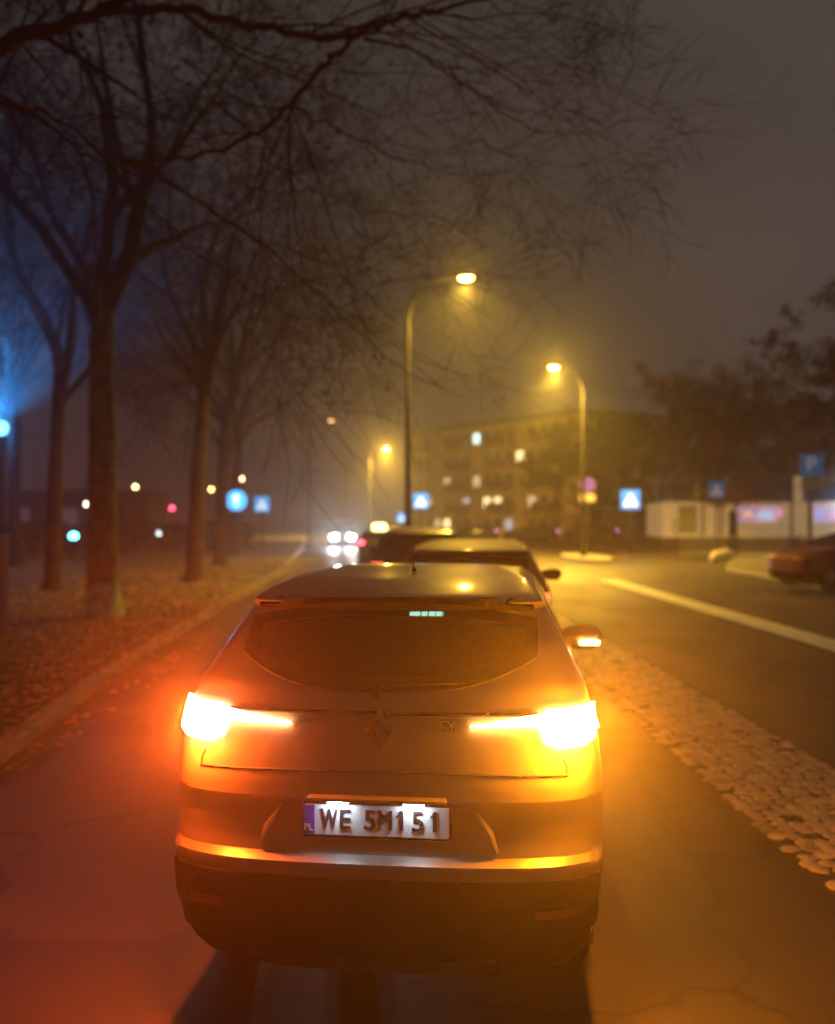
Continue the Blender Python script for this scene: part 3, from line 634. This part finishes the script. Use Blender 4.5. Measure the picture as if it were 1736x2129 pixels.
# ------------------------------------------------------------------ block of flats
A = Vector((-1.5, 128)); B = Vector((18.3, 100.1)); d = (B-A); L = d.length; ang = math.atan2(d.y, d.x)
fl = thing('apartment_block', 'long block of flats with balconies and a few lit windows beyond the queue', 'building', (A.x, A.y, 0), ang)
Ht = 13.6
m = MB(); m.box((L/2, 6, Ht/2), (L, 12, Ht)); m.build('wall', M['plaster'], fl)
m = MB(); m.box((L/2, 6, Ht+.2), (L+.8, 12.8, .4)); rf = m.build('roof', M['roofing'], fl)
for x in (6, 15, 27): 
    m = MB(); m.box((x, 5, Ht+1.0), (1.2, .8, 1.3)); m.build('chimney', M['plaster2'], rf)
wins = {}
litcol = {'cool': glow('lit_cool', (.6,.95,.9), 2.6), 'warm': glow('lit_warm', (1,.72,.34), 2.6), 'dim': glow('lit_dim', (1,.75,.4), .9), 'blue': glow('lit_bluish', (.6,.7,.8), .8)}
def facade_px(px, py):    # where the sight line through a pixel meets the facade: distance along it, height
    k = (px-868)/1900; t = (k*A.y-A.x)/(d.x-k*d.y); P_ = A+d*t; return t*L, H+(1080-py)/1900*P_.y
lit = []
for px, py, kd in [(990,930,'cool'),(1073,966,'warm'),(937,985,'dim'),(1018,1026,'warm'),(1036,1024,'warm'),(1095,1022,'dim'),(963,1030,'blue'),(925,1078,'warm'),(905,1080,'dim'),(1000,978,'dim'),(1060,1075,'blue'),(890,1030,'dim')]:
    u, z = facade_px(px, py); lit.append((u, z, kd))
nf, step = 5, 2.05
cols = int((L-1)/step)
used = set(); asg = {}
for u, z, kd in lit:
    i = min(range(cols), key=lambda i: abs(1.2+i*step-u)); f = max(0, min(nf-1, round((z-1.3)/2.7))); asg[(i, f)] = kd
for f in range(nf):
    for i in range(cols):
        if i % 4 == 3 and (i, f) not in asg: continue
        x = 1.2+i*step; z = 1.3+f*2.7; kd = asg.get((i, f))
        m = MB()
        for a, b_, c, d_ in ((-.66,0,.08,1.4),(.66,0,.08,1.4),(0,.66,1.24,.08),(0,-.66,1.24,.08),(0,0,.06,1.24)): m.box((x+a, -.03, z+b_), (c,.1,d_))
        fr_ = m.build('window', M['frame'], fl)
        m = MB(); m.box((x, -.01, z), (1.24,.03,1.24)); m.build('pane', litcol[kd] if kd else M['winglass'], fr_)
for f in range(1, nf):
    for i0 in range(1, cols-1, 4):
        x = 1.2+(i0+.5)*step; z = .25+f*2.7
        m = MB(); m.box((x, -.65, z), (3.8, 1.3, .16)); m.box((x, -1.27, z+.52), (3.8, .08, .88)); m.box((x-1.86, -.65, z+.52), (.08, 1.2, .88)); m.box((x+1.86, -.65, z+.52), (.08, 1.2, .88)); m.build('balcony', M['plaster2'], fl)

# dark building far left behind the trees
lb = thing('low_building', 'dark low building behind the tree trunks at left', 'building', (-41, 84, 0), .05)
m = MB(); m.box((0, 4, 2.2), (32, 8, 4.4)); m.build('wall', M['darkwall'], lb)
m = MB(); m.box((0, 4, 4.5), (33, 9, .2)); m.build('roof', M['roofing'], lb)
for i in range(7):
    m = MB(); m.box((-13+i*4.3, -.02, 2.0), (2.2,.1,1.8)); m.build('window', glow('dim_violet_window', (.35,.25,.45), .10) if i % 3 else M['winglass'], lb)

# ------------------------------------------------------------------ shop on the right
sh = thing('shop', 'low cream corner shop with blue fascia and a lit white sign', 'building', (15.0, 56, 0), -.12)
m = MB(); m.box((9, 4, .38), (18, 8, .76)); m.build('plinth', M['darkwall'], sh)
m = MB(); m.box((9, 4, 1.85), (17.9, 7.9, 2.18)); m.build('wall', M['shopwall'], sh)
m = MB(); m.box((9.9, 3.9, 3.45), (16.2, 8.2, 1.05)); m.build('fascia', M['shopblue'], sh, bevel=.02)
m = MB(); m.box((9.4, 4, 4.05), (18, 8.4, .16)); m.build('roof', M['roofing'], sh)
text_mesh('A', .9, .02, 'fascia_letter', M['signwhite'], sh, (3.1, -.24, 3.45))
def lit_panel(x, w_, z, h_, c, s, nm):
    m = MB(); m.box((x, .02, z), (w_,.08,h_)); return m.build(nm, glow(nm, c, s), sh, bevel=.01)
m = MB(); m.box((1.5,.02,1.85), (1.1,.1,1.7)); m.build('door', M['frame'], sh, bevel=.02)
lit_panel(1.0, .9, 1.5, .9, (1,.65,.2), .20, 'shop_window')
lit_panel(5.6, 2.4, 2.2, .95, (.8,.45,.7), .6, 'shop_window'); lit_panel(6.1, .9, 2.1, .55, (.2,.7,.85), 1.0, 'window_poster')
lit_panel(9.6, 1.4, 2.2, 1.1, (.7,.45,.8), .6, 'shop_window'); lit_panel(11.4, 1.3, 1.9, 1.6, (.35,.65,.7), .8, 'shop_window')
m = MB(); m.tube([(10.6,-.35,2.55),(11.0,-.35,2.85),(11.7,-.35,2.98),(12.5,-.35,3.0)], [.10,.13,.11,.07], 10); m.build('lit_sign', glow('white_tube', (.75,1,1), 70.5), sh, smooth=True)
for x in (2.4, 3.5, 4.3, 7.6, 8.6, 12.8, 14.2): 
    m = MB(); m.box((x,-.04,1.86), (.12,.12,2.1)); m.build('pilaster', M['plaster2'], sh)
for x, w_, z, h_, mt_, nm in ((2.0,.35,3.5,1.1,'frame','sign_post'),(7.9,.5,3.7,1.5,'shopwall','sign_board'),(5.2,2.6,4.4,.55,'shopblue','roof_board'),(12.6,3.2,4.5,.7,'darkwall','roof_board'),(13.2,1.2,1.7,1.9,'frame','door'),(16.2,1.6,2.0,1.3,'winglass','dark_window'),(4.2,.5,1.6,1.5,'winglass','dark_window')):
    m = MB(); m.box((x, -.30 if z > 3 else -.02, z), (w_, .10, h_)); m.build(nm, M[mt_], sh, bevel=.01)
for x, c_, w_ in ((5.0,(1,.5,.3),.5),(6.9,(.9,.3,.7),.35),(9.2,(.35,.4,1),.45),(10.0,(.9,.4,.8),.3),(12.0,(.3,.8,.9),.3)):
    lit_panel(x, w_, 2.15+.1*math.sin(x*3), .35, c_, .9, 'window_poster').location.y = -.03
# railing in front of the shop
for k_ in range(3):
    x0 = 11.9+k_*2.45
    t = thing('railing', 'section of thin metal railing before the shop, %s' % ('nearest the road corner','between the other two','ending by the red car')[k_], 'railing', (x0, 42-k_*.8, .1), -.3, 'railings along the pavement')
    for x in (0, 2.3):
        m = MB(); m.tube([(x,0,0),(x,0,1.1)], .03, 8); m.build('post', M['pole'], t)
    m = MB(); m.tube([(0,0,1.05),(2.3,0,1.05)], .022, 6); m.tube([(0,0,.2),(2.3,0,.2)], .016, 6)
    for i in range(1, 18): m.tube([(i*2.3/18,0,.2),(i*2.3/18,0,1.05)], .009, 4)
    m.build('bars', M['frame'], t)
# pale sack on the pavement
q = at(1500, 1160, 37); m = MB()
m.tube([(-.42,0,.0),(-.40,0,.12),(-.25,0,.26),(0,0,.30),(.25,0,.36),(.45,0,.30),(.52,0,.15)], [.02,.13,.22,.25,.24,.17,.04], 14)
for i in range(len(m.v)):
    x_, y_, z_ = m.v[i]; m.v[i] = (x_+random.uniform(-.015,.015), y_*1.1, max(.0, z_*1.0+.02*math.sin(x_*17)))
sk = m.build('sack', M['sack'], None, smooth=True); sk.location = (q.x, 37, .1); tag(sk, 'pale bulging sack lying on the right pavement', 'sack')
# concrete post at the left edge
m = MB(); m.box((0,0,.75), (.26,.26,1.5)); m.box((0,0,1.53), (.32,.32,.08)); cp = m.build('concrete_post', M['kerb'], None, bevel=.02); cp.location = (-6.88, 15, .05); tag(cp, 'short pale concrete post at the left edge of the photo', 'post')

# ------------------------------------------------------------------ trees
LS = 1
def grow(mb_t, mb_c, p, dvec, r, length, depth, maxd, rnd, leaves, droop=0, leaf=None, twigr=.004):
    n = 5 if r > .03 else 3; pts = [p]; rr = [r]; dv = dvec.normalized()
    for i in range(n):
        dv = (dv+Vector((rnd.gauss(0,.13), rnd.gauss(0,.13), rnd.gauss(0,.11)+(.05 if depth < 3 else -droop)))).normalized()
        p = p+dv*length/n; pts.append(p); rr.append(max(twigr, r*(1-.42*(i+1)/n)))
    (mb_t if depth == 0 else mb_c).tube(pts, rr, 8 if r > .08 else (5 if r > .02 else 3), r > .02)
    if depth >= maxd:
        for _ in range(leaves):
            q = pts[rnd.randrange(1, n+1)]+Vector((rnd.gauss(0,.18), rnd.gauss(0,.18), rnd.gauss(0,.15))); s_ = rnd.uniform(.03,.06)*LS
            u = Vector((rnd.gauss(0,1), rnd.gauss(0,1), rnd.gauss(0,1))).normalized(); v = u.orthogonal().normalized()
            leaf.add([q-u*s_, q+v*s_*.6, q+u*s_, q-v*s_*.6], [(0,1,2,3)])
        return
    k = rnd.choice((2,3,3)) if depth else 5
    for j in range(k):
        i = n if j == 0 else rnd.randrange(max(1, n//2), n+1)
        ax = Vector((rnd.gauss(0,1), rnd.gauss(0,1), rnd.gauss(0,.6))).normalized()
        spread = rnd.uniform(.35,.95) if j else rnd.uniform(.05,.35)
        nd = (Quaternion(dv.cross(ax).normalized(), spread) @ dv)
        grow(mb_t, mb_c, pts[i], nd, rr[i]*(.78 if j == 0 else rnd.uniform(.5,.7)), length*rnd.uniform(.66,.86), depth+1, maxd, rnd, leaves, droop, leaf, twigr)
def tree(name, label, x, y, h, r, seed, maxd=6, leaves=0, lean=(0,0), leafmat=None, group=None, trunk_mat='bark', twigr=.004, lsc=1, fork=.42, ls=1):
    global LS
    LS = ls
    rnd = random.Random(seed); t = thing(name, label, 'tree', (x, y, .05), 0, group)
    a, b, c = MB(), MB(), MB()
    th = h*fork; pts = [Vector((0,0,-.1)), Vector((lean[0]*.1, lean[1]*.1, .25)), Vector((lean[0]*.4, lean[1]*.4, th*.5)), Vector((lean[0], lean[1], th))]
    a.tube(pts, [r*1.55, r*1.08, r*.9, r*.75], 12)
    for j in range(5):
        an = 2*PI*j/5+rnd.uniform(-.4,.4); up = rnd.uniform(.7,1.6) if j else 3
        grow(b, b, pts[3]-Vector((0,0,rnd.uniform(0,th*.25))), Vector((math.cos(an), math.sin(an), up)), r*(.5 if j else .7), h*.25*lsc, 1, maxd, rnd, leaves, .03, c, twigr)
    a.build('trunk', M[trunk_mat], t, smooth=True); cr = b.build('crown', M['twig'], t)
    if c.v: c.build('leaves', leafmat or M['leafd'], t)
    return t
G = 'bare street trees on the left verge'
tree('street_tree', 'mossy tree trunk nearest on the left verge, wide pale streak of bark', -5.75, 16.7, 13, .27, 11, 7, 4, (-.1,.2), group=G, trunk_mat='trunk_green', fork=.5, ls=1.2)
tree('street_tree', 'thin dark tree left of the mossy trunk, farther back', -9.2, 23, 13, .20, 12, 7, 4, (.2,0), group=G, fork=.46, ls=1.5, twigr=.005)
tree('street_tree', 'dark tree right of the mossy trunk, its crown joining the canopy', -6.4, 26, 14, .24, 13, 7, 4, (.4,0), group=G, fork=.46, ls=1.5, twigr=.005)
tree('street_tree', 'dark tree behind the round blue sign on the verge', -7.6, 35, 14, .24, 14, 7, 4, (.3,0), group=G, fork=.46, ls=1.5, twigr=.005)
tree('street_tree', 'dark tree far along the verge near the oncoming headlights', -9.5, 47, 15, .25, 15, 7, 4, (.4,0), group=G, fork=.46, ls=1.5, twigr=.005)
tree('street_tree', 'tree deep in the dark grove at far left', -15, 34, 15, .25, 16, 7, 4, (0,0), group=G, fork=.46, ls=1.5, twigr=.005)
tree('street_tree', 'last tree of the left row, beside the far lamp', -12.5, 60, 16, .28, 17, 7, 4, (0,0), group=G, fork=.46, ls=1.5, twigr=.005)
tree('street_tree', 'tree far back at left beneath the blue glow', -21, 46, 16, .28, 18, 7, 4, (0,0), group=G, fork=.46, ls=1.5, twigr=.005)
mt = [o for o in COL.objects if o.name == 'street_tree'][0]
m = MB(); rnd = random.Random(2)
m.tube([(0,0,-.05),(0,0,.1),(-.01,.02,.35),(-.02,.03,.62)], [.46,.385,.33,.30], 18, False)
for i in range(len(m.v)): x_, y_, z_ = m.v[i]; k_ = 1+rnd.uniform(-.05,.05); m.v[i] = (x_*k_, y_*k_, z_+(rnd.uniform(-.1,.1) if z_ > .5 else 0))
m.build('trunk_green', paint('flare_green', (.12,.42,.24), .95, var=.5, scale=6, bump=1, bscale=20), mt, smooth=True)  # green lens flare coloured on as a sleeve round the trunk base
# overhanging tree: trunk out of frame at left, limbs crossing the top of the picture
ot = thing('overhanging_tree', 'bare tree whose thick limbs cross the top of the sky', 'tree', (-5.6, 6.5, .05))
a, b, c = MB(), MB(), MB(); rnd = random.Random(5)
a.tube([(0,0,-.1),(.1,0,.3),(.15,.1,2.2),(.3,.3,4.4),(.4,.5,6.0)], [.42,.30,.27,.24,.20], 12)
def limb(pix, r0, r1, side=10, ln=1.1, md=5):
    pts = [at(x, y_, D)-Vector((-5.6,6.5,.05)) for x, y_, D in pix]
    fine = []
    for p_, q_ in zip(pts, pts[1:]):
        for i in range(4): fine.append(p_.lerp(q_, i/4)+Vector((rnd.gauss(0,.02), rnd.gauss(0,.02), rnd.gauss(0,.025))))
    fine.append(pts[-1]); n = len(fine); rr = [.72*(r0+(r1-r0)*i/(n-1))*(1+.12*math.sin(i*2.3)) for i in range(n)]
    b.tube(fine, rr, 8)
    for j in range(side):
        i = rnd.randrange(n//4, n); dv = (fine[min(i+1, n-1)]-fine[max(i-1,0)]).normalized()
        ax = Vector((rnd.gauss(0,1), rnd.gauss(0,1), rnd.gauss(0,1))).normalized()
        nd = Quaternion(dv.cross(ax).normalized(), rnd.uniform(.4,1.0)) @ dv
        grow(b, b, fine[i], nd, rr[i]*.45, ln*rnd.uniform(.7,1.2), 2, md, rnd, 0, .02, c, .0026)
base = at(-400, 60, 7.2)
limb([(-420,250,6.9),(-150,150,7.4),(40,80,7.8),(180,20,8.2),(340,-40,8.6)], .13, .05, 10)
limb([(180,20,8.2),(330,10,8.4),(480,40,8.5),(600,68,8.6),(740,70,8.7)], .06, .048, 8)
limb([(740,70,8.7),(800,40,8.8),(880,22,9),(980,2,9.2),(1100,-40,9.5)], .045, .02, 8)
limb([(740,70,8.7),(690,110,8.6),(640,170,8.5),(590,230,8.4),(520,285,8.2),(400,325,8.0),(260,330,7.8)], .045, .02, 14)
limb([(760,72,8.7),(850,95,9),(930,135,9.3),(990,150,9.5),(1060,130,9.8)], .024, .006, 7, .8)
limb([(900,120,9.1),(960,170,9.3),(1030,210,9.5),(1110,235,9.7),(1200,238,10)], .018, .005, 7, .7)
limb([(1000,190,9.3),(1080,250,9.5),(1150,278,9.7),(1230,272,10),(1300,250,10.3)], .014, .004, 7, .7)
limb([(600,225,8.5),(700,260,8.9),(790,310,9.3),(900,350,9.7),(980,330,10)], .02, .005, 9, .8)
limb([(980,290,9.5),(1060,320,9.7),(1140,345,10),(1230,340,10.2)], .012, .004, 6, .7)
limb([(260,330,7.8),(300,350,8),(420,420,9),(560,520,10),(700,640,11),(800,745,12),(900,800,12.5),(975,825,13)], .03, .006, 10, .9)
limb([(-250,200,7.4),(20,215,7.5),(150,250,7.6),(260,380,8.4),(380,500,9.4),(520,600,10.4),(650,690,11.4)], .03, .008, 16, 1.3)
limb([(700,640,11),(800,590,11.5),(880,570,12),(950,600,12.5)], .012, .004, 8, .9)
a.build('trunk', M['bark'], ot, smooth=True); b.build('crown', M['twig'], ot)
# right-hand trees
G2 = 'dark trees on the right'
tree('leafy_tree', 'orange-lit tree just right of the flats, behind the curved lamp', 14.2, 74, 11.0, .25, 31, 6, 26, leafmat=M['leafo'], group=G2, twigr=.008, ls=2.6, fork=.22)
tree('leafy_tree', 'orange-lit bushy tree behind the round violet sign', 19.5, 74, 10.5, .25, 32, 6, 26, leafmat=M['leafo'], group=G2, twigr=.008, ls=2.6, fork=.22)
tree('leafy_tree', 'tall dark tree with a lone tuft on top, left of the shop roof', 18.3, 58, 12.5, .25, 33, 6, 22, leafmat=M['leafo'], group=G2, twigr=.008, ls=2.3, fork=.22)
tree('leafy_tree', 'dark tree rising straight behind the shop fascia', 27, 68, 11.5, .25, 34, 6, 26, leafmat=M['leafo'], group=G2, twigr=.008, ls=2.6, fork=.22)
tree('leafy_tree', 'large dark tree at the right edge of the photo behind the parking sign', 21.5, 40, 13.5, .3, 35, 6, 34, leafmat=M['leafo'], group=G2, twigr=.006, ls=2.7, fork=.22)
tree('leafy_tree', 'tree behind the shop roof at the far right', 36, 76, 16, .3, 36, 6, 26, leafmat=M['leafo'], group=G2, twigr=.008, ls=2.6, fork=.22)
# hedges
def hedge(label, x0, y0, x1, y1, h, wd, seed, mat='leafo'):
    rnd = random.Random(seed); m = MB(); L_ = math.hypot(x1-x0, y1-y0)
    for i in range(int(L_*260)):
        t = rnd.random(); u = rnd.uniform(-1,1); zz = rnd.random()**.7*h*(1+.12*math.sin(t*L_*1.3)); q = Vector((x0+(x1-x0)*t, y0+(y1-y0)*t+u*wd, zz)); s_ = rnd.uniform(.06,.14)
        a_ = Vector((rnd.gauss(0,1), rnd.gauss(0,1), rnd.gauss(0,1))).normalized(); b_ = a_.orthogonal().normalized()
        m.add([q-a_*s_, q+b_*s_*.6, q+a_*s_, q-b_*s_*.6], [(0,1,2,3)])
    return tag(m.build('hedge', M[mat]), label, 'hedge')
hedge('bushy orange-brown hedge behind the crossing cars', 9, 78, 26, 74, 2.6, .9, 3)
hedge('low dark hedge along the left verge behind the trunks', -26, 48, -10, 56, 1.7, .6, 4, 'leafd')

# ------------------------------------------------------------------ haze
hz = MB(); hz.box((10, 75, 11), (170, 190, 24)); ho = hz.build('haze', None); tag(ho, kind='stuff', label='thin haze added to give the windscreen glare round the lamps')  # volume added in place of glare on the windscreen
hm_ = bpy.data.materials.new('haze'); hm_.use_nodes = True; nt = hm_.node_tree; nt.nodes.clear()
o = nt.nodes.new('ShaderNodeOutputMaterial'); pv = nt.nodes.new('ShaderNodeVolumePrincipled')
pv.inputs['Color'].default_value = (.9,.9,.9,1); pv.inputs['Density'].default_value = .0031; pv.inputs['Anisotropy'].default_value = .82
nt.links.new(pv.outputs[0], o.inputs['Volume']); ho.data.materials.append(hm_)

# ------------------------------------------------------------------ render settings
sc.view_settings.view_transform = 'Standard'; sc.view_settings.look = 'None'; sc.view_settings.exposure = 0; sc.view_settings.gamma = 1
sc.render.engine = 'CYCLES'
cy = sc.cycles; cy.use_denoising = True; cy.max_bounces = 6; cy.diffuse_bounces = 2; cy.glossy_bounces = 3; cy.transparent_max_bounces = 12; cy.volume_bounces = 0; cy.transmission_bounces = 3
cy.sample_clamp_indirect = 4; cy.sample_clamp_direct = 0; cy.caustics_reflective = False; cy.caustics_refractive = False; cy.use_light_tree = True
